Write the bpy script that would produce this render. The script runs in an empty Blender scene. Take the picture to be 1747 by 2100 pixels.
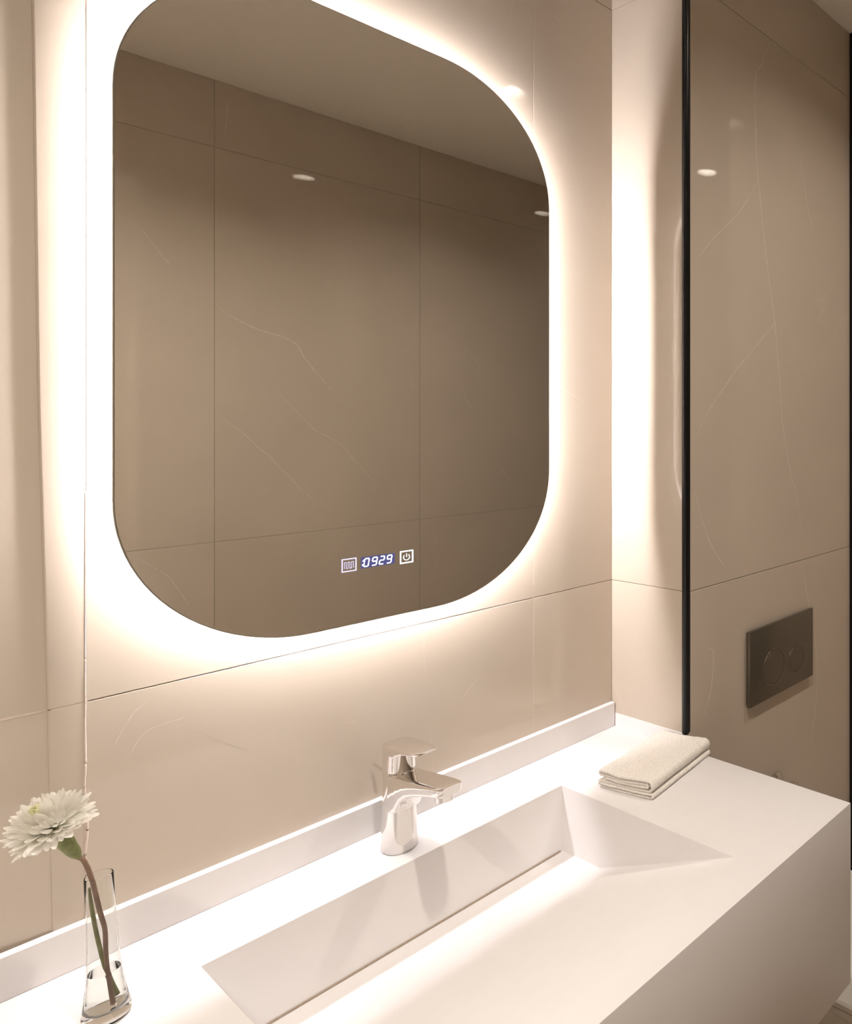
import bpy, bmesh, math, random
from mathutils import Vector, Matrix, noise

random.seed(7)
SC = bpy.context.scene
COL = SC.collection
PI = math.pi

# ------------------------------------------------------------------ camera
EYE = 1.50
F_PX, PP_X, HZ_Y = 1472.5, 1696.3, 869.0        # focal length, principal column and horizon row in the 1747 x 2100 frame
THETA = math.radians(32.38)
cam_d = bpy.data.cameras.new('camera')
cam = bpy.data.objects.new('camera', cam_d)
COL.objects.link(cam)
cam.location = (0, 0, EYE)
cam.rotation_euler = (PI / 2, 0, THETA - PI / 2)
cam_d.sensor_fit = 'HORIZONTAL'
cam_d.sensor_width = 36.0
cam_d.lens = F_PX / 1747 * 36.0
cam_d.shift_x = -(PP_X - 1747 / 2) / 1747
cam_d.shift_y = -(2100 / 2 - HZ_Y) / 1747
cam_d.clip_start = 0.02
SC.camera = cam

# ------------------------------------------------------------------ world, exposure
world = bpy.data.worlds.new('world')
SC.world = world
world.use_nodes = True
bg = world.node_tree.nodes['Background']
bg.inputs['Color'].default_value = (1.0, 0.86, 0.72, 1)
bg.inputs['Strength'].default_value = 0.0
SC.view_settings.view_transform = 'Standard'
SC.view_settings.look = 'None'
SC.view_settings.gamma = 1.0
SC.view_settings.use_curve_mapping = False
SC.view_settings.exposure = 0.0
SC.cycles.caustics_reflective = False
SC.cycles.use_light_tree = False
SC.cycles.max_bounces = 9
SC.cycles.adaptive_threshold = 0.03

LED_STRENGTH = 178.0          # backlight strip of the mirror
LED_COLOR = (1.0, 0.955, 0.985)
SPOT_STRENGTH = 1200.0         # recessed ceiling lamps
SPOT_COLOR = (1.0, 0.92, 0.83)

# ------------------------------------------------------------------ main dimensions (metres)
WALL_Y = 1.194               # tile face of the mirror wall
TOILET_Y = 0.979             # tile face of the wall with the flush plate
OPP_Y = -0.42                # tile face of the wall behind the camera
PIER_X = 1.0345              # side face of the boxed-out wall, at the mirror wall
PIER_XF = 1.0370             # the same face at its front end
COUNTER_Z = 0.867
CEIL_Z = 2.545
JOINT_Z = 1.1715
JOINT2_Z = 2.3715
PART_X = 1.66
LEFT_X = -1.25
RIGHT_X = 2.95


# ------------------------------------------------------------------ materials
def new_mat(name):
    m = bpy.data.materials.new(name)
    m.use_nodes = True
    nt = m.node_tree
    b = nt.nodes['Principled BSDF']
    return m, nt, b


def ramp(nt, a, b, c0=(0, 0, 0, 1), c1=(1, 1, 1, 1)):
    r = nt.nodes.new('ShaderNodeValToRGB')
    r.color_ramp.elements[0].position = a
    r.color_ramp.elements[1].position = b
    r.color_ramp.elements[0].color = c0
    r.color_ramp.elements[1].color = c1
    return r


def tile_material(name, base, vein, rough=0.03, vein_amt=0.14, scale=1.0, spec=0.55):
    m, nt, b = new_mat(name)
    L = nt.links.new
    geo = nt.nodes.new('ShaderNodeNewGeometry')
    oi = nt.nodes.new('ShaderNodeObjectInfo')
    mul = nt.nodes.new('ShaderNodeVectorMath'); mul.operation = 'SCALE'
    comb = nt.nodes.new('ShaderNodeCombineXYZ')
    for i in range(3):
        L(oi.outputs['Random'], comb.inputs[i])
    L(comb.outputs[0], mul.inputs[0]); mul.inputs['Scale'].default_value = 13.0
    add = nt.nodes.new('ShaderNodeVectorMath'); add.operation = 'ADD'
    L(geo.outputs['Position'], add.inputs[0]); L(mul.outputs[0], add.inputs[1])
    mp = nt.nodes.new('ShaderNodeMapping')
    mp.inputs['Rotation'].default_value = (0.3, 0.65, 0.2)
    mp.inputs['Scale'].default_value = (1.7 * scale, 1.7 * scale, 0.75 * scale)
    L(add.outputs[0], mp.inputs['Vector'])
    n1 = nt.nodes.new('ShaderNodeTexNoise')
    n1.inputs['Scale'].default_value = 1.35; n1.inputs['Detail'].default_value = 4; n1.inputs['Roughness'].default_value = 0.5
    n1.inputs['Distortion'].default_value = 0.35
    L(mp.outputs[0], n1.inputs['Vector'])
    sub = nt.nodes.new('ShaderNodeMath'); sub.operation = 'SUBTRACT'; sub.inputs[1].default_value = 0.5
    L(n1.outputs['Fac'], sub.inputs[0])
    ab = nt.nodes.new('ShaderNodeMath'); ab.operation = 'ABSOLUTE'; L(sub.outputs[0], ab.inputs[0])
    r1 = ramp(nt, 0.0, 0.006, (1, 1, 1, 1), (0, 0, 0, 1)); L(ab.outputs[0], r1.inputs[0])
    n2 = nt.nodes.new('ShaderNodeTexNoise'); n2.inputs['Scale'].default_value = 3.1; n2.inputs['Detail'].default_value = 3
    L(add.outputs[0], n2.inputs['Vector'])
    r2 = ramp(nt, 0.52, 0.66); L(n2.outputs['Fac'], r2.inputs[0])
    mm = nt.nodes.new('ShaderNodeMath'); mm.operation = 'MULTIPLY'; L(r1.outputs[0], mm.inputs[0]); L(r2.outputs[0], mm.inputs[1])
    m2 = nt.nodes.new('ShaderNodeMath'); m2.operation = 'MULTIPLY'; m2.inputs[1].default_value = vein_amt; L(mm.outputs[0], m2.inputs[0])
    # soft mottling of the stone
    n3 = nt.nodes.new('ShaderNodeTexNoise'); n3.inputs['Scale'].default_value = 2.2; n3.inputs['Detail'].default_value = 3; n3.inputs['Roughness'].default_value = 0.62
    L(add.outputs[0], n3.inputs['Vector'])
    d = 0.045
    r3 = ramp(nt, 0.3, 0.7, tuple(c * (1 - d) for c in base) + (1,), tuple(min(1, c * (1 + d)) for c in base) + (1,))
    L(n3.outputs['Fac'], r3.inputs[0])
    mix = nt.nodes.new('ShaderNodeMixRGB'); mix.inputs['Color2'].default_value = (*vein, 1)
    L(m2.outputs[0], mix.inputs['Fac']); L(r3.outputs[0], mix.inputs['Color1'])
    L(mix.outputs[0], b.inputs['Base Color'])
    b.inputs['Roughness'].default_value = rough
    b.inputs['Specular IOR Level'].default_value = spec
    return m


def plain(name, col, rough=0.5, metal=0.0, noise_amt=0.03, nscale=60.0, spec=0.5, bump=0.0, bscale=300.0):
    m, nt, b = new_mat(name)
    tc = nt.nodes.new('ShaderNodeNewGeometry')
    n = nt.nodes.new('ShaderNodeTexNoise'); n.inputs['Scale'].default_value = nscale; n.inputs['Detail'].default_value = 2
    nt.links.new(tc.outputs['Position'], n.inputs['Vector'])
    r = ramp(nt, 0.3, 0.7, tuple(c * (1 - noise_amt) for c in col) + (1,), tuple(min(1, c * (1 + noise_amt)) for c in col) + (1,))
    nt.links.new(n.outputs['Fac'], r.inputs[0]); nt.links.new(r.outputs[0], b.inputs['Base Color'])
    b.inputs['Roughness'].default_value = rough
    b.inputs['Metallic'].default_value = metal
    b.inputs['Specular IOR Level'].default_value = spec
    if bump:
        n2 = nt.nodes.new('ShaderNodeTexNoise'); n2.inputs['Scale'].default_value = bscale; n2.inputs['Detail'].default_value = 3
        nt.links.new(tc.outputs['Position'], n2.inputs['Vector'])
        bp = nt.nodes.new('ShaderNodeBump'); bp.inputs['Strength'].default_value = bump; bp.inputs['Distance'].default_value = 0.001
        nt.links.new(n2.outputs['Fac'], bp.inputs['Height']); nt.links.new(bp.outputs[0], b.inputs['Normal'])
    return m


def emit(name, col, strength, base=(0.8, 0.8, 0.8), sample=True):
    m, nt, b = new_mat(name)
    b.inputs['Base Color'].default_value = (*base, 1)
    b.inputs['Emission Color'].default_value = (*col, 1)
    b.inputs['Emission Strength'].default_value = strength
    if not sample:
        m.cycles.emission_sampling = 'NONE'
    return m


M = {}
TILE = (0.548, 0.472, 0.388)
M['tile'] = tile_material('beige_marble_porcelain', TILE, (0.72, 0.65, 0.58))
M['vein'] = plain('marble_vein', (0.655, 0.58, 0.505), 0.03, noise_amt=0.10, nscale=90, spec=0.4)
M['vein_dark'] = plain('marble_dark_vein', (0.48, 0.41, 0.34), 0.03, noise_amt=0.08, nscale=90, spec=0.4)
M['floor_tile'] = tile_material('floor_porcelain', (0.47, 0.37, 0.285), (0.6, 0.53, 0.46), rough=0.3)
M['grout'] = plain('beige_grout', (0.38, 0.31, 0.25), 0.9, noise_amt=0.08, nscale=200)
M['sealant'] = plain('pale_sealant', (0.62, 0.52, 0.45), 0.5, noise_amt=0.06, nscale=150)
M['paint'] = plain('white_ceiling_paint', (0.87, 0.84, 0.78), 0.85, noise_amt=0.01, bump=0.05, bscale=500)
M['solid'] = plain('white_solid_surface', (0.81, 0.785, 0.78), 0.42, noise_amt=0.008, nscale=30, spec=0.35)
M['black'] = plain('black_profile', (0.005, 0.005, 0.006), 0.30, noise_amt=0.2, nscale=120, spec=0.3)
M['chrome'] = plain('polished_chrome', (0.86, 0.84, 0.83), 0.045, 1.0, noise_amt=0.01)
M['steel'] = plain('brushed_dark_steel', (0.215, 0.195, 0.165), 0.32, 0.85, noise_amt=0.06, nscale=400)
M['ring'] = plain('polished_dark_ring', (0.42, 0.38, 0.32), 0.18, 1.0, noise_amt=0.02)
M['ceramic'] = plain('white_ceramic', (0.82, 0.80, 0.77), 0.08, noise_amt=0.01)
M['housing'] = plain('white_housing', (0.75, 0.73, 0.70), 0.6, noise_amt=0.02)
M['towel'] = plain('cream_terry_cotton', (0.89, 0.845, 0.79), 0.95, noise_amt=0.10, nscale=420, spec=0.1, bump=0.6, bscale=700)
M['towel_dark'] = plain('grey_hem_stitch', (0.36, 0.31, 0.27), 0.95, noise_amt=0.1, nscale=500, spec=0.1)
M['stem'] = plain('purple_brown_stem', (0.26, 0.165, 0.115), 0.55, noise_amt=0.2, nscale=120)
M['stem_green'] = plain('green_stem', (0.25, 0.25, 0.10), 0.5, noise_amt=0.18, nscale=120)
M['sepal'] = plain('green_sepal', (0.22, 0.25, 0.09), 0.5, noise_amt=0.2, nscale=150)
M['lamp_trim'] = plain('white_lamp_trim', (0.82, 0.80, 0.76), 0.4, noise_amt=0.01)
M['led'] = emit('backlight_strip', LED_COLOR, LED_STRENGTH * 0.62)
M['led_dot'] = emit('backlight_diode', LED_COLOR, LED_STRENGTH * 4.5)
M['spot'] = emit('ceiling_lamp_glow', SPOT_COLOR, SPOT_STRENGTH * 0.68)
M['spot_dim'] = emit('ceiling_lamp_faint_glow', SPOT_COLOR, SPOT_STRENGTH * 0.06)
M['spot_strong'] = emit('ceiling_lamp_strong_glow', SPOT_COLOR, SPOT_STRENGTH * 1.3)
M['digit'] = emit('clock_digits_glow', (0.80, 0.84, 1.0), 2.2, sample=False)
M['icon_white'] = emit('icon_white_glow', (0.82, 0.85, 1.0), 1.7, sample=False)
M['icon_blue'] = emit('icon_blue_glow', (0.50, 0.49, 1.0), 0.85, sample=False)
M['panel'] = emit('clock_panel_glow', (0.26, 0.29, 0.95), 0.20, (0.05, 0.05, 0.09), sample=False)

# mirror glass
m, nt, b = new_mat('silvered_mirror')
b.inputs['Base Color'].default_value = (0.93, 0.92, 0.88, 1); b.inputs['Metallic'].default_value = 1.0; b.inputs['Roughness'].default_value = 0.004
M['mirror'] = m
m, nt, b = new_mat('mirror_glass_edge')
b.inputs['Base Color'].default_value = (0.16, 0.15, 0.12, 1); b.inputs['Roughness'].default_value = 0.15
M['mirror_edge'] = m
# clear glass and water
m, nt, b = new_mat('clear_glass')
b.inputs['Base Color'].default_value = (0.97, 0.98, 0.97, 1); b.inputs['Transmission Weight'].default_value = 1.0
b.inputs['Roughness'].default_value = 0.0; b.inputs['IOR'].default_value = 1.22
M['glass'] = m
m, nt, b = new_mat('water')
b.inputs['Base Color'].default_value = (0.985, 0.99, 0.98, 1); b.inputs['Transmission Weight'].default_value = 1.0
b.inputs['Roughness'].default_value = 0.0; b.inputs['IOR'].default_value = 1.16
M['water'] = m
# petals: creamy, yellow-green towards the claw of each petal
m, nt, b = new_mat('white_petal')
tc = nt.nodes.new('ShaderNodeTexCoord'); sep = nt.nodes.new('ShaderNodeSeparateXYZ')
nt.links.new(tc.outputs['Generated'], sep.inputs[0])
r = ramp(nt, 0.0, 0.35, (0.86, 0.85, 0.56, 1), (1.0, 0.985, 0.94, 1)); nt.links.new(sep.outputs[1], r.inputs[0])
nt.links.new(r.outputs[0], b.inputs['Base Color'])
b.inputs['Roughness'].default_value = 0.55; b.inputs['Specular IOR Level'].default_value = 0.3
tr = nt.nodes.new('ShaderNodeBsdfTranslucent'); mx = nt.nodes.new('ShaderNodeMixShader'); mx.inputs[0].default_value = 0.5
nt.links.new(r.outputs[0], tr.inputs['Color']); nt.links.new(b.outputs[0], mx.inputs[1]); nt.links.new(tr.outputs[0], mx.inputs[2])
nt.links.new(mx.outputs[0], nt.nodes['Material Output'].inputs['Surface'])
M['petal'] = m
m2_ = m.copy(); m2_.name = 'young_petal'
for n_ in m2_.node_tree.nodes:
    if n_.type == 'VALTORGB':
        n_.color_ramp.elements[0].color = (0.66, 0.70, 0.24, 1); n_.color_ramp.elements[1].color = (0.92, 0.91, 0.66, 1)
M['petal_young'] = m2_


# ------------------------------------------------------------------ helpers
def mesh_obj(name, bm, mat, parent=None, smooth=False, angle=35, loc=None):
    bm.normal_update()
    me = bpy.data.meshes.new(name)
    bm.to_mesh(me); bm.free()
    if smooth:
        for p in me.polygons:
            p.use_smooth = True
        if angle < 180:
            me.set_sharp_from_angle(angle=math.radians(angle))
    if mat:
        me.materials.append(M[mat] if isinstance(mat, str) else mat)
    o = bpy.data.objects.new(name, me)
    COL.objects.link(o)
    if loc is not None:
        o.location = loc
    if parent:
        o.parent = parent
        if loc is None:
            o.matrix_parent_inverse = parent.matrix_basis.inverted()
    return o


def tag(o, label=None, cat=None, group=None, kind=None):
    for k, v in (('label', label), ('category', cat), ('group', group), ('kind', kind)):
        if v:
            o[k] = v
    return o


def thing(name, loc, label, cat, group=None):
    e = bpy.data.objects.new(name, None)
    e.empty_display_size = 0.05
    COL.objects.link(e)
    e.location = loc
    return tag(e, label, cat, group)


def add_box(bm, x0, x1, y0, y1, z0, z1, bevel=0.0, seg=1):
    vs = [bm.verts.new((x, y, z)) for z in (z0, z1) for y in (y0, y1) for x in (x0, x1)]
    fs = [(0, 2, 3, 1), (4, 5, 7, 6), (0, 1, 5, 4), (2, 6, 7, 3), (0, 4, 6, 2), (1, 3, 7, 5)]
    faces = [bm.faces.new([vs[i] for i in f]) for f in fs]
    if bevel:
        es = list({e for f in faces for e in f.edges})
        bmesh.ops.bevel(bm, geom=es, offset=bevel, segments=seg, profile=0.5, affect='EDGES')
    return bm


def box(name, x0, x1, y0, y1, z0, z1, mat, parent=None, bevel=0.0, seg=1, smooth=False):
    bm = bmesh.new()
    add_box(bm, x0, x1, y0, y1, z0, z1, bevel, seg)
    return mesh_obj(name, bm, mat, parent, smooth)


def loft(bm, rings, cap0=True, cap1=True, close=True):
    vr = [[bm.verts.new(p) for p in r] for r in rings]
    n = len(vr[0])
    for a, b in zip(vr[:-1], vr[1:]):
        for i in range(n if close else n - 1):
            j = (i + 1) % n
            bm.faces.new((a[i], a[j], b[j], b[i]))
    if cap0:
        bm.faces.new(list(reversed(vr[0])))
    if cap1:
        bm.faces.new(vr[-1])
    return vr


def lathe(bm, profile, cx, cy, n=32, cap0=True, cap1=True):
    return loft(bm, [[(cx + r * math.cos(2 * PI * i / n), cy + r * math.sin(2 * PI * i / n), z) for i in range(n)] for r, z in profile], cap0, cap1)


def frame_from(d, up=Vector((0, 0, 1))):
    d = d.normalized()
    s = d.cross(up)
    if s.length < 1e-4:
        s = d.cross(Vector((0, 1, 0)))
    s.normalize()
    return s, s.cross(d).normalized()


def tube(bm, pts, radii, n=10, cap=True):
    pts = [Vector(p) for p in pts]
    if not hasattr(radii, '__len__'):
        radii = [radii] * len(pts)
    rings = []
    for i, p in enumerate(pts):
        d = (pts[min(i + 1, len(pts) - 1)] - pts[max(i - 1, 0)])
        s, u = frame_from(d)
        rings.append([p + (s * math.cos(2 * PI * k / n) + u * math.sin(2 * PI * k / n)) * radii[i] for k in range(n)])
    loft(bm, rings, cap, cap)


def recalc(bm):
    bmesh.ops.recalc_face_normals(bm, faces=bm.faces)


def smooth_path(pts, k=6):
    """Catmull-Rom through the given points."""
    P = [Vector(p) for p in pts]
    out = []
    for i in range(len(P) - 1):
        a, b, c, d = P[max(i - 1, 0)], P[i], P[i + 1], P[min(i + 2, len(P) - 1)]
        for t in range(k):
            t /= k
            out.append(0.5 * ((2 * b) + (c - a) * t + (2 * a - 5 * b + 4 * c - d) * t * t + (3 * b - a - 3 * c + d) * t ** 3))
    out.append(P[-1])
    return out


# ------------------------------------------------------------------ the room shell
GAP = 0.0008                 # half a joint
TT = 0.009                   # tile thickness


def struct(o):
    return tag(o, kind='structure')


def tile_wall(parent, axis, face, sign, u_cuts, z_cuts, skip=(), GAP=0.0006):
    """Tiles on a plane. axis 'y': the face at y = face, u along x; axis 'x': the face at x = face, u along y.
    sign: direction from the face into the wall."""
    out = []
    for i, (u0, u1) in enumerate(zip(u_cuts[:-1], u_cuts[1:])):
        for j, (z0, z1) in enumerate(zip(z_cuts[:-1], z_cuts[1:])):
            if (i, j) in skip:
                out.append(None); continue
            f0, f1 = sorted((face, face + sign * TT))
            a = (u0 + GAP, u1 - GAP, f0, f1) if axis == 'y' else (f0, f1, u0 + GAP, u1 - GAP)
            out.append(box('tile', *a, z0 + GAP, z1 - GAP, 'tile', parent, bevel=0.0004))
    return out


ZC = [0.0, JOINT_Z, JOINT2_Z, CEIL_Z]
# mirror wall
GB = 0.0018                  # how far the joints sit behind the tile face
wall_back = struct(box('wall_back', LEFT_X - 0.1, PIER_X + 0.01, WALL_Y + 0.014, WALL_Y + 0.12, 0, CEIL_Z, 'grout'))
TX = [LEFT_X, -0.953, -0.353, 0.247, 0.847, PIER_X + 0.0010]
mw = tile_wall(wall_back, 'y', WALL_Y, 1, TX, ZC, skip={(2, 0), (2, 1), (2, 2)})
# narrow grout fillers in front of the wall core
for xj in (0.247, 0.847):
    box('grout_line', xj - 0.0025, xj + 0.0025, WALL_Y + 0.0003, WALL_Y + 0.014, 0, CEIL_Z, 'sealant', wall_back)
for zj in (JOINT_Z, JOINT2_Z):
    box('grout_line', 0.24, PIER_X, WALL_Y + GB, WALL_Y + 0.014, zj - 0.0025, zj + 0.0025, 'grout', wall_back)


def edge_x(z):
    """Where the tile bay beside the mirror ends and the wall steps back (slightly out of plumb)."""
    t = (z - 1.177) / (1.977 - 1.177)
    return 0.2160 - 0.0122 * max(-0.4, min(1.5, t)) + 0.0022 * max(0, 1 - abs(t - 0.45) / 0.5) * -1


STEP = 0.0085
FALL = 0.06                  # the tile falls away over this width before it runs level
for z0, z1 in zip(ZC[:-1], ZC[1:]):
    bm = bmesh.new()
    rings = []
    nz = 14
    for k in range(nz + 1):
        z = z0 + GAP + (z1 - z0 - 2 * GAP) * k / nz
        xe = edge_x(z)
        prof = [(0.247 - GAP, WALL_Y + 0.0006), (0.247 - GAP - 0.0006, WALL_Y)]
        rr = 0.0022
        for a in range(5):
            t = a / 4 * PI / 2
            prof.append((xe + rr - rr * math.sin(t), WALL_Y + rr - rr * math.cos(t)))
        prof += [(xe - 0.0004, WALL_Y + rr + 0.0002), (xe - 0.003, WALL_Y + rr + 0.0006), (xe - FALL, WALL_Y + STEP), (-0.353 + GAP, WALL_Y + STEP), (-0.353 + GAP, WALL_Y + STEP + 0.0008), (0.247 - GAP, WALL_Y + STEP + 0.0008)]
        rings.append([(x, y, z) for x, y in prof])
    loft(bm, rings)
    recalc(bm)
    mesh_obj('tile', bm, 'tile', wall_back, smooth=True, angle=25)
bm = bmesh.new()
pr = [(-0.353, WALL_Y + STEP - 0.0003), (0.2155 - FALL, WALL_Y + STEP - 0.0003), (0.2125, WALL_Y + 0.0024), (0.2135, WALL_Y + 0.012), (-0.353, WALL_Y + 0.014)]
loft(bm, [[(x, y, z) for x, y in pr] for z in (JOINT_Z - 0.0012, JOINT_Z + 0.0012)])
recalc(bm)
mesh_obj('grout_line', bm, 'sealant', wall_back)
box('grout_line', 0.2128, 0.2200, WALL_Y + 0.0022, WALL_Y + 0.006, JOINT_Z - 0.0011, JOINT_Z + 0.0011, 'sealant', wall_back)
box('grout_line', 0.2185, 0.2464, WALL_Y + 0.0004, WALL_Y + 0.006, JOINT_Z - 0.001, JOINT_Z + 0.001, 'sealant', wall_back)

# boxed-out wall: its side face (slightly out of square) and the front with the flush plate
def side_x(y):
    return PIER_X + (PIER_XF - PIER_X) * (WALL_Y - y) / (WALL_Y - 0.9910)


bm = bmesh.new()
pr = [(side_x(WALL_Y) + TT, WALL_Y + 0.12), (side_x(WALL_Y) + TT, WALL_Y), (PIER_XF + TT, TOILET_Y + TT), (PART_X + 0.1, TOILET_Y + TT), (PART_X + 0.1, WALL_Y + 0.12)]
loft(bm, [[(x, y, z) for x, y in pr] for z in (0, CEIL_Z)])
recalc(bm)
wall_niche = struct(mesh_obj('wall_niche', bm, 'grout'))
for z0, z1 in zip(ZC[:-1], ZC[1:]):
    bm = bmesh.new()
    pr = [(side_x(WALL_Y), WALL_Y - 0.0002), (side_x(0.9912), 0.9912), (side_x(0.9912) + TT, 0.9912), (side_x(WALL_Y) + TT, WALL_Y - 0.0002)]
    loft(bm, [[(x, y, z) for x, y in pr] for z in (z0 + GAP * 0.6, z1 - GAP * 0.6)])
    recalc(bm)
    bmesh.ops.bevel(bm, geom=bm.edges[:], offset=0.0005, segments=1, affect='EDGES')
    mesh_obj('tile', bm, 'tile', wall_niche)
toilet_tiles = tile_wall(wall_niche, 'y', TOILET_Y, 1, [PIER_XF + 0.001, PART_X - 0.002], ZC)

# partition beyond the toilet and the remaining walls
wall_partition = struct(box('wall_partition', PART_X + TT, PART_X + 0.1, 0.56, TOILET_Y + TT, 0, CEIL_Z, 'grout'))
tile_wall(wall_partition, 'x', PART_X, 1, [0.56, TOILET_Y - 0.001], ZC)
wall_front = struct(box('wall_front', LEFT_X - 0.1, RIGHT_X + 0.1, OPP_Y - 0.12, OPP_Y - 0.003, 0, CEIL_Z, 'grout'))
OX = [LEFT_X, -0.955, -0.355, 0.2455, 0.8455, 1.4595, 2.06, 2.66, RIGHT_X]
OZ = [0.0, 1.1408, 2.3408, CEIL_Z]
opp_tiles = tile_wall(wall_front, 'y', OPP_Y, -1, OX, OZ, GAP=0.0004)
wall_left = struct(box('wall_left', LEFT_X - 0.12, LEFT_X - 0.003, OPP_Y - 0.1, WALL_Y + 0.1, 0, CEIL_Z, 'grout'))
tile_wall(wall_left, 'x', LEFT_X, -1, [OPP_Y, 0.0, 0.6, WALL_Y], ZC)
wall_right = struct(box('wall_right', RIGHT_X + 0.003, RIGHT_X + 0.12, OPP_Y - 0.1, WALL_Y + 0.1, 0, CEIL_Z, 'grout'))
tile_wall(wall_right, 'x', RIGHT_X, 1, [OPP_Y, 0.0, 0.6, WALL_Y], ZC)
wall_shower = struct(box('wall_shower', PART_X + 0.1, RIGHT_X + 0.1, WALL_Y + 0.003, WALL_Y + 0.12, 0, CEIL_Z, 'grout'))
tile_wall(wall_shower, 'y', WALL_Y, 1, [PART_X + 0.1, 2.3, RIGHT_X], ZC)

# floor and ceiling
floor = struct(box('floor', LEFT_X - 0.1, RIGHT_X + 0.1, OPP_Y - 0.1, WALL_Y + 0.1, -0.12, -0.0012, 'grout'))
fx = [LEFT_X, -0.85, -0.25, 0.35, 0.95, 1.55, 2.15, 2.75, RIGHT_X]
fy = [OPP_Y, -0.22, 0.38, 0.975, WALL_Y]
for x0, x1 in zip(fx[:-1], fx[1:]):
    for y0, y1 in zip(fy[:-1], fy[1:]):
        box('tile', x0 + GAP, x1 - GAP, y0 + GAP, y1 - GAP, -0.01, 0.0, 'floor_tile', floor, bevel=0.0007)
LAMPS = [(-0.60, 0.34), (0.35, 0.34), (1.38, 0.34), (2.25, -0.06)]  # the first one is an added, unseen lamp that weakens the spout shadow
LR, LDEEP = 0.038, 0.024     # opening and depth of a recessed lamp
# ceiling slab with round openings: a ring of quads round each opening, bridged to its rectangle
bm = bmesh.new()
xs = [LEFT_X - 0.1, -0.12, 0.86, 1.82, RIGHT_X + 0.1]
y0, y1 = OPP_Y - 0.1, WALL_Y + 0.1


def holed_rect(bm, x0, x1, y0, y1, cx, cy, r, z, n=32):
    inner, outer = [], []
    for i in range(n):
        a = 2 * PI * i / n
        dx, dy = math.cos(a), math.sin(a)
        t = min(((x1 - cx) / dx if dx > 1e-6 else (x0 - cx) / dx if dx < -1e-6 else 9e9), ((y1 - cy) / dy if dy > 1e-6 else (y0 - cy) / dy if dy < -1e-6 else 9e9))
        inner.append(bm.verts.new((cx + r * dx, cy + r * dy, z)))
        outer.append(bm.verts.new((cx + t * dx, cy + t * dy, z)))
    for i in range(n):
        j = (i + 1) % n
        bm.faces.new((inner[i], outer[i], outer[j], inner[j]))
    # corners left over
    for X, Y in ((x0, y0), (x1, y0), (x1, y1), (x0, y1)):
        best = None
        for i in range(n):
            j = (i + 1) % n
            a, b2 = outer[i].co, outer[j].co
            if (abs(a.x - X) < 1e-6 and abs(b2.y - Y) < 1e-6) or (abs(a.y - Y) < 1e-6 and abs(b2.x - X) < 1e-6):
                if (a - Vector((X, Y, z))).length > 1e-6 and (b2 - Vector((X, Y, z))).length > 1e-6:
                    best = (outer[i], outer[j])
        if best:
            v = bm.verts.new((X, Y, z))
            bm.faces.new((best[0], v, best[1]))


for x0, x1, (cx, cy) in zip(xs[:-1], xs[1:], LAMPS):
    holed_rect(bm, x0, x1, y0, y1, cx, cy, LR, CEIL_Z)
recalc(bm)
for f in bm.faces:
    if f.normal.z > 0:
        f.normal_flip()
ext = bmesh.ops.extrude_face_region(bm, geom=bm.faces[:])
bmesh.ops.translate(bm, verts=[v for v in ext['geom'] if isinstance(v, bmesh.types.BMVert)], vec=(0, 0, 0.12))
recalc(bm)
ceiling = struct(mesh_obj('ceiling', bm, 'paint'))

# black corner profile at the end of the boxed-out wall and the one at the partition
bm = bmesh.new()
c0 = Vector((PIER_XF + 0.0005, 0.9845, 0))
ring = []
for i in range(24):
    a = 2 * PI * i / 24
    sx, sy = math.cos(a), math.sin(a)
    p = 3.2
    k = (abs(sx) ** p + abs(sy) ** p) ** (-1 / p)
    ring.append((c0.x + 0.0078 * k * sx, c0.y + 0.0066 * k * sy))
rings = []
for z, s in ((COUNTER_Z + 0.0275, 0.7), (COUNTER_Z + 0.031, 1.0), (CEIL_Z - 0.0005, 1.0)):
    rings.append([(c0.x + (x - c0.x) * s, c0.y + (y - c0.y) * s, z) for x, y in ring])
loft(bm, rings)
recalc(bm)
trim_1 = struct(mesh_obj('trim_1', bm, 'black', smooth=True, angle=40))
trim_2 = struct(box('trim_2', PART_X - 0.0058, PART_X - 0.0004, TOILET_Y - 0.010, TOILET_Y - 0.0003, 0.001, CEIL_Z - 0.001, 'black', bevel=0.001))


# thin marble veins lying in the tile faces
def vein(parent, pts, y, toward, width=0.0022, mat='vein', k=5, jit=0.004):
    P = smooth_path([(p[0], 0, p[1]) for p in pts], k)
    bm = bmesh.new()
    prev = None
    n = len(P)
    sd = random.random() * 50
    for i, p in enumerate(P):
        d = P[min(i + 1, n - 1)] - P[max(i - 1, 0)]
        s = Vector((-d.z, 0, d.x)).normalized()
        t = i / (n - 1)
        wv = width * (0.18 + 0.82 * math.sin(PI * min(max(t, 0.03), 0.97)) ** 0.6) * (0.55 + 0.9 * abs(noise.noise((i * 0.7, sd, 0))))
        o = s * jit * noise.noise((i * 0.35, sd, 3.0)) * (1 if 0 < i < n - 1 else 0)
        q = p + o
        q.y = y + toward * 0.00012
        a, b2 = bm.verts.new(q + s * wv / 2), bm.verts.new(q - s * wv / 2)
        if prev:
            bm.faces.new((prev[0], prev[1], b2, a))
        prev = (a, b2)
    return mesh_obj('vein', bm, mat, parent)


def tile_at(tiles, x, z):
    for t in tiles:
        if t is None:
            continue
        co = [v.co for v in t.data.vertices]
        if min(c.x for c in co) <= x <= max(c.x for c in co) and min(c.z for c in co) <= z <= max(c.z for c in co):
            return t
    return None


def veins(tiles, wall, y, toward, paths, **kw):
    for p in paths:
        t = tile_at(tiles, *p[len(p) // 2])
        vein(t or wall, p, y, toward, **kw)


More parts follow.
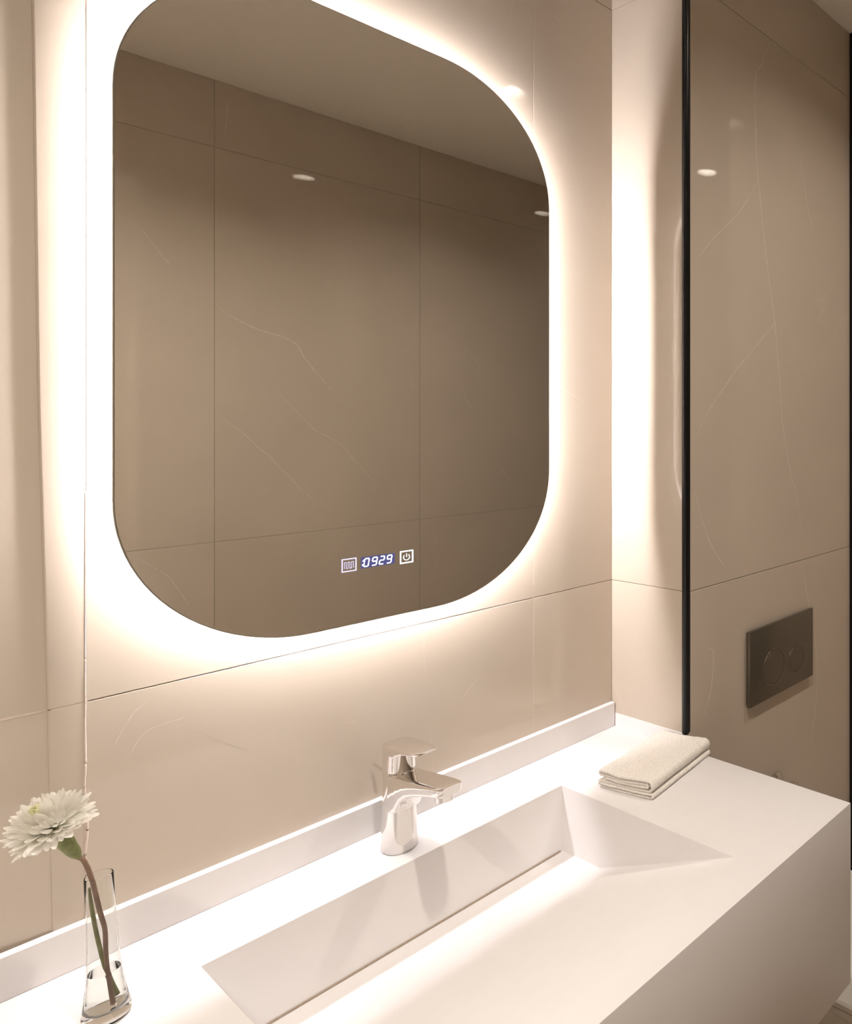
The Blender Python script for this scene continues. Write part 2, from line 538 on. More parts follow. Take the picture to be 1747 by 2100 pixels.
veins(opp_tiles, wall_front, OPP_Y, 1, [
    [(0.854, 1.858), (0.888, 1.83), (0.956, 1.8), (1.029, 1.779), (1.066, 1.752), (1.084, 1.717), (1.12, 1.67), (1.161, 1.618)]], width=0.0046)
veins(opp_tiles, wall_front, OPP_Y, 1, [
    [(0.863, 1.516), (0.918, 1.468), (0.976, 1.405), (1.036, 1.331), (1.084, 1.272), (1.164, 1.199)],
    [(1.002, 1.608), (1.063, 1.538), (1.12, 1.474), (1.179, 1.44), (1.232, 1.379), (1.28, 1.316), (1.304, 1.298)],
    [(1.616, 1.681), (1.64, 1.605), (1.66, 1.57), (1.674, 1.564)], [(1.787, 1.326), (1.825, 1.269)],
    [(0.68, 2.053), (0.722, 1.992), (0.744, 1.961)], [(0.675, 1.118), (0.744, 1.043), (0.788, 0.955)], [(0.877, 2.49), (0.869, 2.381)]], width=0.0026)
veins(toilet_tiles, wall_niche, TOILET_Y, -1, [
    [(1.299, 2.363), (1.277, 2.31), (1.254, 2.273), (1.249, 2.217), (1.251, 2.111), (1.268, 1.986), (1.295, 1.839), (1.326, 1.7), (1.345, 1.544), (1.371, 1.419), (1.411, 1.312), (1.431, 1.228)],
    [(1.431, 1.16), (1.45, 1.10), (1.50, 0.90), (1.47, 0.72)]], width=0.0034)
veins(toilet_tiles, wall_niche, TOILET_Y, -1, [
    [(1.057, 1.826), (1.122, 1.889), (1.2, 1.958), (1.259, 2.038)], [(1.423, 2.132), (1.452, 2.034), (1.48, 1.981)],
    [(1.05, 1.47), (1.137, 1.57), (1.233, 1.658), (1.323, 1.733)], [(1.092, 1.047), (1.111, 1.032), (1.099, 0.956), (1.078, 0.905)],
    [(1.057, 1.364), (1.092, 1.273), (1.152, 1.194)]], width=0.0026)
veins(mw, wall_back, WALL_Y, -1, [
    [(0.301, 1.155), (0.287, 1.14), (0.272, 1.11)], [(0.285, 1.093), (0.301, 1.117), (0.324, 1.121), (0.338, 1.122)],
    [(0.741, 1.056), (0.723, 1.041), (0.706, 1.021)], [(0.522, 1.049), (0.542, 1.046)], [(0.892, 2.293), (0.908, 2.287)], [(0.897, 1.575), (0.967, 1.543)]], width=0.0010, jit=0.002)
veins(mw, wall_back, WALL_Y, -1, [[(0.336, 1.109), (0.374, 1.078), (0.411, 1.047)]], width=0.0010, jit=0.002, mat='vein_dark')
# ragged bead of sealant in the joint beside the mirror
bm = bmesh.new()
pts, rad = [], []
z = 0.915
while z < 1.42:
    low = max(0.0, min(1.0, (1.22 - z) / 0.2))
    w_ = 0.0009 + 0.0006 * low
    lump = noise.noise((z * 55, 2.0, 0)) ** 3
    pts.append((0.247 + 0.0022 * low * noise.noise((z * 30, 7.7, 0)), WALL_Y + 0.0006 - 0.0004 * low, z))
    rad.append(max(0.0005, w_ + 0.0035 * max(0, lump) * low))
    z += 0.0022
tube(bm, pts, rad, 8)
mesh_obj('sealant_bead', bm, 'sealant', wall_back, smooth=True, angle=180)

# ------------------------------------------------------------------ vanity with the ramp basin
VX0, VX1 = -0.55, PIER_X - 0.0005
VY0, VY1 = 0.609, WALL_Y - 0.0005
VZ0 = 0.567
BX0, BX1, BYB, BYF, BYK = 0.3167, 0.8129, 1.0661, 0.675, 0.967
BZ = 0.753
vanity = thing('vanity', ((VX0 + VX1) / 2, VY1, VZ0), 'long white floating vanity with a sloping trough basin under the lit mirror', 'vanity')
bm = bmesh.new()
V = lambda x, y, z: bm.verts.new((x, y, z))
t = [V(VX0, VY0, COUNTER_Z), V(VX1, VY0, COUNTER_Z), V(VX1, VY1, COUNTER_Z), V(VX0, VY1, COUNTER_Z)]
h = [V(BX0, BYF, COUNTER_Z), V(BX1, BYF, COUNTER_Z), V(BX1, BYB, COUNTER_Z), V(BX0, BYB, COUNTER_Z)]
for i in range(4):
    j = (i + 1) % 4
    bm.faces.new((t[i], t[j], h[j], h[i]))
kf = [V(BX0, BYK, BZ + 0.0015), V(BX1, BYK, BZ + 0.0015)]
kb = [V(BX0, BYB - 0.0005, BZ), V(BX1, BYB - 0.0005, BZ)]
bm.faces.new((h[0], h[1], kf[1], kf[0]))
bm.faces.new((kf[0], kf[1], kb[1], kb[0]))
bm.faces.new((kb[0], kb[1], h[2], h[3]))
bm.faces.new((h[1], h[2], kb[1], kf[1]))
bm.faces.new((h[0], kf[0], kb[0], h[3]))
bt = [V(VX0, VY0, VZ0), V(VX1, VY0, VZ0), V(VX1, VY1, VZ0), V(VX0, VY1, VZ0)]
for i in range(4):
    j = (i + 1) % 4
    bm.faces.new((t[j], t[i], bt[i], bt[j]))
bm.faces.new(bt)
recalc(bm)
es = [e for e in bm.edges if e.calc_face_angle(0) > 0.9]
bmesh.ops.bevel(bm, geom=es, offset=0.0012, segments=2, profile=0.5, affect='EDGES')
mesh_obj('basin_top', bm, 'solid', vanity, smooth=True, angle=30)
box('drain_slot', BX0 + 0.004, BX1 - 0.004, BYB - 0.0032, BYB - 0.0006, BZ + 0.0001, BZ + 0.0022, 'grout', vanity)  # thin brown strip along the foot of the basin's back wall
box('backsplash', VX0, PIER_X - 0.0016, WALL_Y - 0.012, WALL_Y - 0.0004, COUNTER_Z, COUNTER_Z + 0.0494, 'solid', vanity, bevel=0.0008)
bm = bmesh.new()
pr = [(side_x(WALL_Y - 0.0125) - 0.0015, WALL_Y - 0.0125), (side_x(0.9912) - 0.0045, 0.9912), (side_x(0.9912) + 0.006, 0.9912), (side_x(WALL_Y - 0.0125) - 0.0002, WALL_Y - 0.0125)]
loft(bm, [[(x, y, z) for x, y in pr] for z in (COUNTER_Z, COUNTER_Z + 0.027)])
recalc(bm)
mesh_obj('side_upstand', bm, 'solid', vanity)


# ------------------------------------------------------------------ the mirror
MX0, MX1, MZ0, MZ1 = 0.2632, 0.8578, 1.2029, 2.0998
MY0, MY1 = 1.160, 1.165


def rrect(x0, x1, z0, z1, rs, n=14):
    """Rounded rectangle in the x-z plane, counter-clockwise seen from -y; rs: radii bl, br, tr, tl."""
    pts = []
    for (cx, cz, r, a0) in ((x0 + rs[0], z0 + rs[0], rs[0], PI), (x1 - rs[1], z0 + rs[1], rs[1], 1.5 * PI), (x1 - rs[2], z1 - rs[2], rs[2], 0), (x0 + rs[3], z1 - rs[3], rs[3], 0.5 * PI)):
        for k in range(n + 1):
            a = a0 + PI / 2 * k / n
            pts.append((cx + r * math.cos(a), cz + r * math.sin(a)))
    return pts


RS = (0.205, 0.212, 0.200, 0.200)
mirror = thing('mirror', ((MX0 + MX1) / 2, WALL_Y, MZ0), 'backlit wall mirror with rounded corners and a glowing clock display', 'mirror')
bm = bmesh.new()
out = rrect(MX0, MX1, MZ0, MZ1, RS, 24)
inn = rrect(MX0 + 0.0012, MX1 - 0.0012, MZ0 + 0.0012, MZ1 - 0.0012, [r - 0.0012 for r in RS], 24)
vr = loft(bm, [[(x, MY1, z) for x, z in out], [(x, MY0 + 0.0012, z) for x, z in out], [(x, MY0, z) for x, z in inn]])
recalc(bm)
for f in bm.faces:
    if f.normal.y > -0.9:
        f.material_index = 1
o = mesh_obj('mirror_glass', bm, 'mirror', mirror)
o.data.materials.append(M['mirror_edge'])
INS = 0.030
rr = [r - INS for r in RS]
hp = rrect(MX0 + INS, MX1 - INS, MZ0 + INS, MZ1 - INS, rr, 16)
bm = bmesh.new()
loft(bm, [[(x, MY1 + 0.0001, z) for x, z in hp], [(x, WALL_Y - 0.0003, z) for x, z in hp]])
recalc(bm)
housing = mesh_obj('housing', bm, 'housing', mirror)
# emitting strip round the housing
bm = bmesh.new()
e_ = 0.0006
sp = rrect(MX0 + INS - e_, MX1 - INS + e_, MZ0 + INS - e_, MZ1 - INS + e_, [r + e_ for r in rr], 16)
loft(bm, [[(x, 1.1760, z) for x, z in sp], [(x, 1.1820, z) for x, z in sp]], False, False)
recalc(bm)
mesh_obj('led_strip', bm, 'led', mirror)
# the single diodes along it
pts = [Vector((x, 0, z)) for x, z in rrect(MX0 + INS - 0.0014, MX1 - INS + 0.0014, MZ0 + INS - 0.0014, MZ1 - INS + 0.0014, [r + 0.0014 for r in rr], 40)]
pts.append(pts[0])
bm = bmesh.new()
acc, step = 0.0, 0.0125
for a, b2 in zip(pts[:-1], pts[1:]):
    d = b2 - a
    Ld = d.length
    if Ld < 1e-9:
        continue
    s = acc
    while s < Ld:
        p = a + d * (s / Ld)
        dn = d.normalized()
        nrm = Vector((dn.z, 0, -dn.x))
        q = [p + dn * u * 0.0022 + Vector((0, 1.179 + v * 0.0022, 0)) + nrm * 0.0002 for u, v in ((-1, -1), (1, -1), (1, 1), (-1, 1))]
        bm.faces.new([bm.verts.new(c) for c in q])
        s += step
    acc = s - Ld
dots = mesh_obj('led_diodes', bm, 'led_dot', mirror)
tag(dots, kind='stuff')

# clock display in the glass (read at 1.150 m, carried to the plane of the glass)
KD = MY0 / 1.150
DY = MY0 - 0.0003


def seg_poly(bm, pts, y=DY):
    bm.faces.new([bm.verts.new((x * KD, y, EYE + (z - EYE) * KD)) for x, z in pts])


def bar(bm, x0, z0, x1, z1, w, y=DY):
    d = Vector((x1 - x0, z1 - z0))
    n = Vector((-d.y, d.x)).normalized() * w / 2
    e = d.normalized() * w * 0.35
    seg_poly(bm, [(x0 - e.x * 0 + n.x, z0 + n.y), (x0 - e.x, z0 - e.y), (x0 - n.x, z0 - n.y), (x1 - n.x, z1 - n.y), (x1 + e.x, z1 + e.y), (x1 + n.x, z1 + n.y)], y)


clock = box('clock_panel', 0.5268 * KD, 0.5748 * KD, MY0 - 0.0002, MY0 - 0.00005, EYE + (1.2858 - EYE) * KD, EYE + (1.3022 - EYE) * KD, 'panel', mirror)  # light scattered round the digits, put in as a faint blue glowing slab
SEGS = {'0': 'abcdef', '9': 'abcdfg', '2': 'abged'}
DW, DH = 0.0062, 0.0114
for ch, cx in (('0', 0.5345), ('9', 0.5458), ('2', 0.5562), ('9', 0.5668)):
    bm = bmesh.new()
    z0 = 1.2882
    sl = lambda x, z: (x + (z - z0 - DH / 2) * 0.16, z)
    xl, xr, zm, zt = cx - DW / 2, cx + DW / 2, z0 + DH / 2, z0 + DH
    g = 0.0007
    S = {'a': ((xl + g, zt), (xr - g, zt)), 'd': ((xl + g, z0), (xr - g, z0)), 'g': ((xl + g, zm), (xr - g, zm)),
         'f': ((xl, zm + g), (xl, zt - g)), 'e': ((xl, z0 + g), (xl, zm - g)), 'b': ((xr, zm + g), (xr, zt - g)), 'c': ((xr, z0 + g), (xr, zm - g))}
    for s in SEGS[ch]:
        a, b2 = S[s]
        a, b2 = sl(*a), sl(*b2)
        bar(bm, *a, *b2, 0.0017)
    mesh_obj('digit', bm, 'digit', clock)
bm = bmesh.new()
for zz in (1.2899, 1.2957):
    bar(bm, 0.5290 + (zz - 1.2928) * 0.16, zz, 0.5296 + (zz - 1.2928) * 0.16, zz + 0.0022, 0.0010)
mesh_obj('colon', bm, 'icon_white', clock)  # reflected ghost of the first digit's left side, drawn as glowing strokes


def icon_frame(name, x0, x1, z0, z1, w, mat):
    bm = bmesh.new()
    o_ = [(x0, z0), (x1, z0), (x1, z1), (x0, z1)]
    i_ = [(x0 + w, z0 + w), (x1 - w, z0 + w), (x1 - w, z1 - w), (x0 + w, z1 - w)]
    for k in range(4):
        j = (k + 1) % 4
        seg_poly(bm, [o_[k], o_[j], i_[j], i_[k]])
    return mesh_obj(name, bm, mat, mirror)


fr = icon_frame('demister_button', 0.5011, 0.5210, 1.2842, 1.3036, 0.0016, 'icon_blue')
bm = bmesh.new()
wx = [0.5050, 0.5050, 0.5076, 0.5076, 0.5102, 0.5102, 0.5128, 0.5128, 0.5154, 0.5154, 0.5176]
pth = []
for k in range(6):
    xk = 0.5049 + k * 0.0024
    up = k % 2 == 0
    pth.append((xk, 1.2892 if up else 1.2982)); pth.append((xk, 1.2982 if up else 1.2892))
for a, b2 in zip(pth[:-1], pth[1:]):
    bar(bm, *a, *b2, 0.0007)
mesh_obj('wave_symbol', bm, 'icon_blue', fr)
fr = icon_frame('power_button', 0.5825, 0.6026, 1.2833, 1.3031, 0.0019, 'icon_white')
bm = bmesh.new()
cx, cz, rr_ = 0.5925, 1.2928, 0.0046
pa = [(cx + rr_ * math.sin(math.radians(a)), cz + rr_ * math.cos(math.radians(a))) for a in range(38, 324, 13)]
for a, b2 in zip(pa[:-1], pa[1:]):
    bar(bm, *a, *b2, 0.0010)
bar(bm, cx, cz + 0.0004, cx, cz + 0.0054, 0.0011)
mesh_obj('power_symbol', bm, 'icon_white', fr)

# ------------------------------------------------------------------ ceiling lamps
LABELS = ['recessed round ceiling lamp beyond the vase end of the room', 'recessed round ceiling lamp in front of the vanity basin', 'recessed round ceiling lamp in front of the toilet, reflected in the tiles', 'recessed round ceiling lamp beyond the toilet partition']
for (cx, cy), lb in zip(LAMPS, LABELS):
    L_ = thing('ceiling_lamp', (cx, cy, CEIL_Z), lb, 'lamp', 'recessed ceiling lamps')
    bm = bmesh.new()
    n = 40
    prof = [(LR - 0.004, CEIL_Z + LDEEP), (LR - 0.0015, CEIL_Z + 0.001), (LR, CEIL_Z - 0.003), (LR + 0.009, CEIL_Z - 0.0025), (LR + 0.010, CEIL_Z - 0.0001)]
    lathe(bm, prof, cx, cy, n, False, False)
    recalc(bm)
    mesh_obj('trim_ring', bm, 'lamp_trim', L_, smooth=True, angle=50)
    bm = bmesh.new()
    lathe(bm, [(0.0335, CEIL_Z + LDEEP), (0.0335, CEIL_Z + LDEEP + 0.003)], cx, cy, n)
    recalc(bm)
    mesh_obj('lamp_lens', bm, 'spot_dim' if cx > 2 else 'spot' if cx > 1 else 'spot_strong', L_)

# ------------------------------------------------------------------ faucet
FX, FY = 0.565, 1.117
Z0 = COUNTER_Z
faucet = thing('faucet', (FX, FY, Z0), 'polished chrome single-lever basin faucet standing behind the trough', 'faucet')


def oval(cx, cy, z, rx, ry, n=32, p=2.3):
    r = []
    rx, ry = rx * 0.93, ry * 0.93
    for i in range(n):
        a = 2 * PI * i / n
        c, s = math.cos(a), math.sin(a)
        k = (abs(c) ** p + abs(s) ** p) ** (-1 / p)
        r.append((cx + rx * k * c, cy + ry * k * s, z))
    return r


bm = bmesh.new()
bz = [(0.0, 0.0238, 0.0255), (0.0012, 0.0245, 0.0262), (0.004, 0.0246, 0.0263), (0.02, 0.0241, 0.0258), (0.05, 0.0231, 0.0248), (0.075, 0.0226, 0.0242), (0.10, 0.0224, 0.0238), (0.117, 0.0224, 0.0236), (0.1185, 0.0214, 0.0226)]
loft(bm, [oval(FX, FY, Z0 + z + 0.0003, rx, ry) for z, rx, ry in bz])
recalc(bm)
mesh_obj('body', bm, 'chrome', faucet, smooth=True, angle=40)


def sec(y, w, zt, zb, r, n=6, slope=0.0):
    """Rounded rectangle across x at the given y."""
    pts = []
    w *= 0.93
    y = 1.117 + (y - 1.117) * (0.92 if zb < 1.0 else 0.87)
    r = min(r, w / 2 - 1e-4, (zt - zb) / 2 - 1e-4)
    for cx, cz, a0 in ((FX + w / 2 - r, zt - r * 0.5, 0), (FX - w / 2 + r, zt - r * 0.5, PI / 2), (FX - w / 2 + r, zb + r, PI), (FX + w / 2 - r, zb + r, 1.5 * PI)):
        rz = r * 0.5 if cz > (zt + zb) / 2 else r
        for k in range(n + 1):
            a = a0 + PI / 2 * k / n
            pts.append((cx + r * math.cos(a), y + slope * (cz + rz * math.sin(a) - zb), cz + rz * math.sin(a)))
    return pts


bm = bmesh.new()
S_ = [(1.129, 0.040, 0.9825, 0.930, 0.006), (1.107, 0.0444, 0.9832, 0.924, 0.008), (1.092, 0.0446, 0.9840, 0.930, 0.010), (1.079, 0.0440, 0.9850, 0.948, 0.009), (1.063, 0.0432, 0.9865, 0.9595, 0.008),
      (1.042, 0.0422, 0.9885, 0.9665, 0.007), (1.014, 0.0408, 0.9915, 0.9735, 0.006), (0.989, 0.0394, 0.9940, 0.9785, 0.005), (0.975, 0.0376, 0.9952, 0.9802, 0.005), (0.9685, 0.0335, 0.9956, 0.9815, 0.005), (0.9655, 0.026, 0.9955, 0.9830, 0.004)]
loft(bm, [sec(*s) for s in S_])
recalc(bm)
spout = mesh_obj('spout', bm, 'chrome', faucet, smooth=True, angle=38)
bm = bmesh.new()
lathe(bm, [(0.0105, 0.9705), (0.0120, 0.9712), (0.0122, 0.9820)], FX, 0.9965, 24)
recalc(bm)
mesh_obj('aerator', bm, 'chrome', spout, smooth=True, angle=40)
handle_bm = bmesh.new()
hz0 = Z0 + 0.1175
loft(handle_bm, [oval(FX, FY + 0.001, z, rx, ry) for z, rx, ry in ((hz0, 0.0212, 0.0222), (hz0 + 0.0012, 0.0224, 0.0234), (hz0 + 0.024, 0.0222, 0.0232), (hz0 + 0.034, 0.0222, 0.0232), (hz0 + 0.0365, 0.0214, 0.0224))])
recalc(handle_bm)
hd = mesh_obj('handle', handle_bm, 'chrome', faucet, smooth=True, angle=40)
bm = bmesh.new()
H_ = [(1.1405, 0.020, 1.0217, 1.0157, 0.003), (1.1385, 0.030, 1.0227, 1.0130, 0.004), (1.132, 0.0385, 1.0237, 1.0110, 0.005), (1.117, 0.0440, 1.0249, 1.0095, 0.006), (1.099, 0.0446, 1.0258, 1.0095, 0.006), (1.088, 0.0440, 1.0262, 1.0135, 0.005), (1.072, 0.0420, 1.0268, 1.0195, 0.0035),
      (1.054, 0.0395, 1.0273, 1.0219, 0.0026), (1.041, 0.0370, 1.0276, 1.0231, 0.0022), (1.0345, 0.0315, 1.0276, 1.0237, 0.002), (1.0320, 0.022, 1.0274, 1.0243, 0.0015)]
loft(bm, [sec(*s) for s in H_])
recalc(bm)
mesh_obj('lever', bm, 'chrome', hd, smooth=True, angle=38)
bm = bmesh.new()
tube(bm, smooth_path([(FX, FY + 0.030, Z0 + 0.0), (FX, FY + 0.031, Z0 + 0.05), (FX, FY + 0.034, Z0 + 0.085), (FX - 0.001, FY + 0.043, Z0 + 0.101), (FX - 0.004, FY + 0.068, Z0 + 0.1080)], 5), 0.0021, 10)
recalc(bm)
mesh_obj('pop_up_rod', bm, 'chrome', faucet, smooth=True, angle=60)

# ------------------------------------------------------------------ folded face towel
TA = Vector((0.8612, 0.8935))                    # lowest front corner on the counter
tdir = (Vector((1.0413, 0.9248)) - TA).normalized()
TL_, TWD = 0.1795, 0.112
towel = thing('towel', (TA.x, TA.y, COUNTER_Z), 'small cream terry towel folded in layers at the end of the counter', 'towel')
ang = math.atan2(tdir.y, tdir.x)
towel.rotation_euler = (0, 0, ang)
bpy.context.view_layer.update()
# centre line of the folded cloth in (u, z): u runs from the front fold (0) to the back (TWD)
tk = 0.0044
Ls = [0.0028 + i * 0.00515 for i in range(6)]


def arc(u, z0, z1, side, n=9):
    c, r = (z0 + z1) / 2, (z1 - z0) / 2
    ra = abs(r)
    return [(u + side * ra * 0.9 * math.sin(PI * k / n), c - r * math.cos(PI * k / n)) for k in range(n + 1)]


path = []


def run(u0, u1, z, n=20):
    for k in range(n + 1):
        path.append((u0 + (u1 - u0) * k / n, z))


run(TWD - 0.013, 0.0125, Ls[3]); path += arc(0.0125, Ls[3], Ls[4], -1)
run(0.0125, TWD - 0.004, Ls[4]); path += arc(TWD - 0.004, Ls[4], Ls[5], 1)
run(TWD - 0.004, 0.0085, Ls[5]); path += arc(0.0085, Ls[5], Ls[2], -1, 16)
run(0.0085, TWD - 0.003, Ls[2]); path += arc(TWD - 0.003, Ls[2], Ls[1], 1)
run(TWD - 0.003, 0.003, Ls[1]); path += arc(0.003, Ls[1], Ls[0], -1)
run(0.003, TWD - 0.002, Ls[0])
cl = [path[0]]
for p in path[1:]:
    if (Vector(p) - Vector(cl[-1])).length > 1e-4:
        cl.append(p)
# even spacing
cum = [0.0]
for a, b2 in zip(cl[:-1], cl[1:]):
    cum.append(cum[-1] + (Vector(b2) - Vector(a)).length)
NS = int(cum[-1] / 0.0019)
res = []
k = 0
for i in range(NS + 1):
    s = cum[-1] * i / NS
    while k < len(cum) - 2 and cum[k + 1] < s:
        k += 1
    f = (s - cum[k]) / (cum[k + 1] - cum[k])
    res.append(Vector(cl[k]).lerp(Vector(cl[k + 1]), f))


def sag(u, v, z):
    """Gentle unevenness of the pile of layers: thinner towards the back, softly waved."""
    t = z / Ls[5]
    dz = -0.0026 * t * (0.5 + 0.5 * math.cos(2 * PI * (u / TWD - 0.5)) - 0.3) + 0.0011 * t * noise.noise((u * 34, v * 17, z * 60))
    return dz


NV = 62
bm = bmesh.new()
grid = {}
for side in (0, 1):
    for i, p in enumerate(res):
        d = (res[min(i + 1, NS)] - res[max(i - 1, 0)]).normalized()
        nrm = Vector((-d.y, d.x)) * (tk / 2) * (1 if side else -1)
        for j in range(NV + 1):
            v = TL_ * j / NV
            c = p + nrm
            rough_ = 0.00035 * noise.noise((c.x * 900, c.y * 900, v * 900))
            c = c + nrm.normalized() * rough_
            wav = 0.0012 * noise.noise((v * 22, p.y * 90, 1.0))
            grid[side, i, j] = bm.verts.new((v + (0.0012 * noise.noise((p.x * 60, p.y * 200, j // (NV or 1) * 9.0)) if j in (0, NV) else 0), c.x + wav, max(0.0004, c.y + sag(p.x, v, p.y))))
for i in range(NS):
    for j in range(NV):
        bm.faces.new((grid[0, i, j], grid[0, i + 1, j], grid[0, i + 1, j + 1], grid[0, i, j + 1]))
        bm.faces.new((grid[1, i, j], grid[1, i, j + 1], grid[1, i + 1, j + 1], grid[1, i + 1, j]))
    bm.faces.new((grid[0, i, 0], grid[1, i, 0], grid[1, i + 1, 0], grid[0, i + 1, 0]))
    bm.faces.new((grid[0, i, NV], grid[0, i + 1, NV], grid[1, i + 1, NV], grid[1, i, NV]))
for j in range(NV):
    bm.faces.new((grid[0, 0, j], grid[0, 0, j + 1], grid[1, 0, j + 1], grid[1, 0, j]))
    bm.faces.new((grid[0, NS, j], grid[1, NS, j], grid[1, NS, j + 1], grid[0, NS, j + 1]))
recalc(bm)
cloth_faces = [(f.calc_center_median().copy(), f.normal.copy(), f.calc_area()) for f in bm.faces]
cloth = mesh_obj('folded_cloth', bm, 'towel', None, smooth=True, angle=180)
cloth.parent = towel
# terry loops on the outer faces
outer = [c for c in cloth_faces if (c[1].z > 0.3 and c[0].z > Ls[5] - 0.001) or (c[1].y < -0.2 and c[0].y < 0.012) or (c[1].y > 0.2 and c[0].y > TWD - 0.004) or abs(c[1].x) > 0.8]
bm = bmesh.new()
for c, n, a in outer:
    if abs(n.x) > 0.8 and c.x < TL_ / 2:
        continue
    for q in range(2 if n.z > -0.2 else 1):
        t1 = n.orthogonal().normalized(); t2 = n.cross(t1)
        p = c + t1 * random.uniform(-0.0014, 0.0014) + t2 * random.uniform(-0.0014, 0.0014)
        hgt = random.uniform(0.0006, 0.0015)
        w_ = random.uniform(0.0005, 0.0009)
        a0 = random.random() * PI
        lean = t1 * random.uniform(-0.0008, 0.0008) + t2 * random.uniform(-0.0008, 0.0008)
        vs = [bm.verts.new(p + (t1 * math.cos(a0 + k * 2.094) + t2 * math.sin(a0 + k * 2.094)) * w_) for k in range(3)]
        tp = bm.verts.new(p + n * hgt + lean)
        for k in range(3):
            bm.faces.new((vs[k], vs[(k + 1) % 3], tp))
loops = mesh_obj('terry_loops', bm, 'towel', None, smooth=True, angle=180)
loops.parent = towel
tag(loops, kind='stuff')
# darker whip stitch along the edges of the layers at the visible end
bm = bmesh.new()
for i in range(2, NS - 1):
    if i % 2:
        continue
    p = res[i]
    d = (res[min(i + 1, NS)] - res[max(i - 1, 0)]).normalized()
    nrm = Vector((-d.y, d.x)) * (tk / 2 + 0.0002)
    for sd in (1,):
        c = p + nrm * sd
        z = max(0.0006, c.y + sag(p.x, 0, p.y))
        add_box(bm, -0.0007, 0.0004, c.x - 0.0006, c.x + 0.0006, z - 0.00022, z + 0.00022)
st = mesh_obj('hem_stitch', bm, 'towel_dark', None)
st.parent = towel
tag(st, kind='stuff')

# ------------------------------------------------------------------ bud vase, water, flower
VXc, VYc = 0.2335, 1.0585
vase = thing('vase', (VXc, VYc, COUNTER_Z), 'slim clear glass bud vase with a flared foot on the counter', 'vase')
HV = 0.1545


def lean(rings):
    """The hand-blown vase leans a little: each ring slides by its height above the counter."""
    for r in rings:
        for v in r:
            t_ = (v.co.z - COUNTER_Z) / 0.1545
            d_ = 0.0017 - 0.0061 * t_
            v.co.x += 0.9765 * d_
            v.co.y -= 0.2154 * d_


outer_p = [(0.0006, 0.0), (0.0165, 0.0), (0.0185, 0.0012), (0.0194, 0.004), (0.0192, 0.009), (0.0180, 0.016), (0.0164, 0.026), (0.0148, 0.040), (0.0135, 0.055), (0.0124, 0.075), (0.0117, 0.100), (0.0114, 0.125), (0.0113, HV - 0.001), (0.0110, HV)]
inner_p = [(0.0107, HV), (0.0105, HV - 0.001), (0.0106, 0.125), (0.0109, 0.100), (0.0116, 0.075), (0.0127, 0.055), (0.0140, 0.040), (0.0155, 0.027), (0.0166, 0.018), (0.0166, 0.0135), (0.0146, 0.0115), (0.0006, 0.0110)]
bm = bmesh.new()
zb = COUNTER_Z + 0.0004
lean(lathe(bm, [(r, zb + z) for r, z in outer_p + inner_p], VXc, VYc, 48))
recalc(bm)
mesh_obj('glass_body', bm, 'glass', vase, smooth=True, angle=60)
WZ = 0.052
wp = [(0.0006, 0.0112), (0.0145, 0.0117), (0.0165, 0.0137), (0.0165, 0.018), (0.0154, 0.027), (0.0139, 0.040), (0.0129, WZ), (0.0006, WZ)]
bm = bmesh.new()
lean(lathe(bm, [(r, zb + z) for r, z in wp], VXc, VYc, 40))
recalc(bm)
water = mesh_obj('water', bm, 'water', None, smooth=True, angle=40)
tag(water, 'clear water filling the lower third of the glass vase', 'water')


NECK = Vector((0.2142, 1.0593, 1.0480))
flower = thing('flower', (VXc + 0.004, VYc - 0.006, COUNTER_Z + 0.016), 'creamy white chrysanthemum with a purplish stem leaning in the vase', 'flower')
stem_pts = smooth_path([NECK, (0.2179, 1.0589, 1.0429), (0.2232, 1.0579, 1.0230), (0.2295, 1.0563, 0.9837), (0.2330, 1.0555, 0.9638), (0.2337, 1.0554, 0.9401), (0.2348, 1.0551, 0.9214), (0.2370, 1.0547, 0.8969), (0.2385, 1.0543, 0.8815)], 5)
bm = bmesh.new()
tube(bm, stem_pts, [0.0022 - 0.0003 * i / len(stem_pts) for i in range(len(stem_pts))], 10)
recalc(bm)
mesh_obj('stem', bm, 'stem', flower, smooth=True, angle=60)
axis = (Vector((-0.42, -0.05, 0.91))).normalized()
sx, sy = frame_from(axis)
base = NECK + axis * 0.004
# green cup
bm = bmesh.new()
rings = []
for s, r in ((-0.004, 0.0024), (0.0, 0.0042), (0.006, 0.0056), (0.018, 0.0064), (0.044, 0.0080)):
    rings.append([base + axis * s + (sx * math.cos(2 * PI * k / 20) + sy * math.sin(2 * PI * k / 20)) * r for k in range(20)])
loft(bm, rings)
recalc(bm)
mesh_obj('calyx', bm, 'sepal', flower, smooth=True, angle=60)


def leafy(length, width, curl, cup, name, mat, n=7, tipw=0.35):
    """Petal along +y from the origin, opening towards +z; curl bends the tip."""
    bm = bmesh.new()
    rows = []
    y = z = 0.0
    ang_ = 0.0
    for i in range(n + 1):
        t = i / n
        wd = width * (0.28 + 0.72 * math.sin(PI * min(1, t * 0.62 + 0.10)) ** 0.8) * (1.0 if t < 0.8 else 1 - (t - 0.8) / 0.2 * (1 - tipw))
        row = []
        for k in range(5):
            u = (k - 2) / 2
            row.append(bm.verts.new((u * wd / 2, y, z + cup * wd * (u * u))))
        rows.append(row)
        ang_ = curl * (t ** 1.3)
        y += length / n * math.cos(ang_)
        z += length / n * math.sin(ang_)
    for a, b2 in zip(rows[:-1], rows[1:]):
        for k in range(4):
            bm.faces.new((a[k], a[k + 1], b2[k + 1], b2[k]))
    me = bpy.data.meshes.new(name)
    bm.normal_update()
    bm.to_mesh(me); bm.free()
    for p in me.polygons:
        p.use_smooth = True
    me.materials.append(M[mat])
    return me


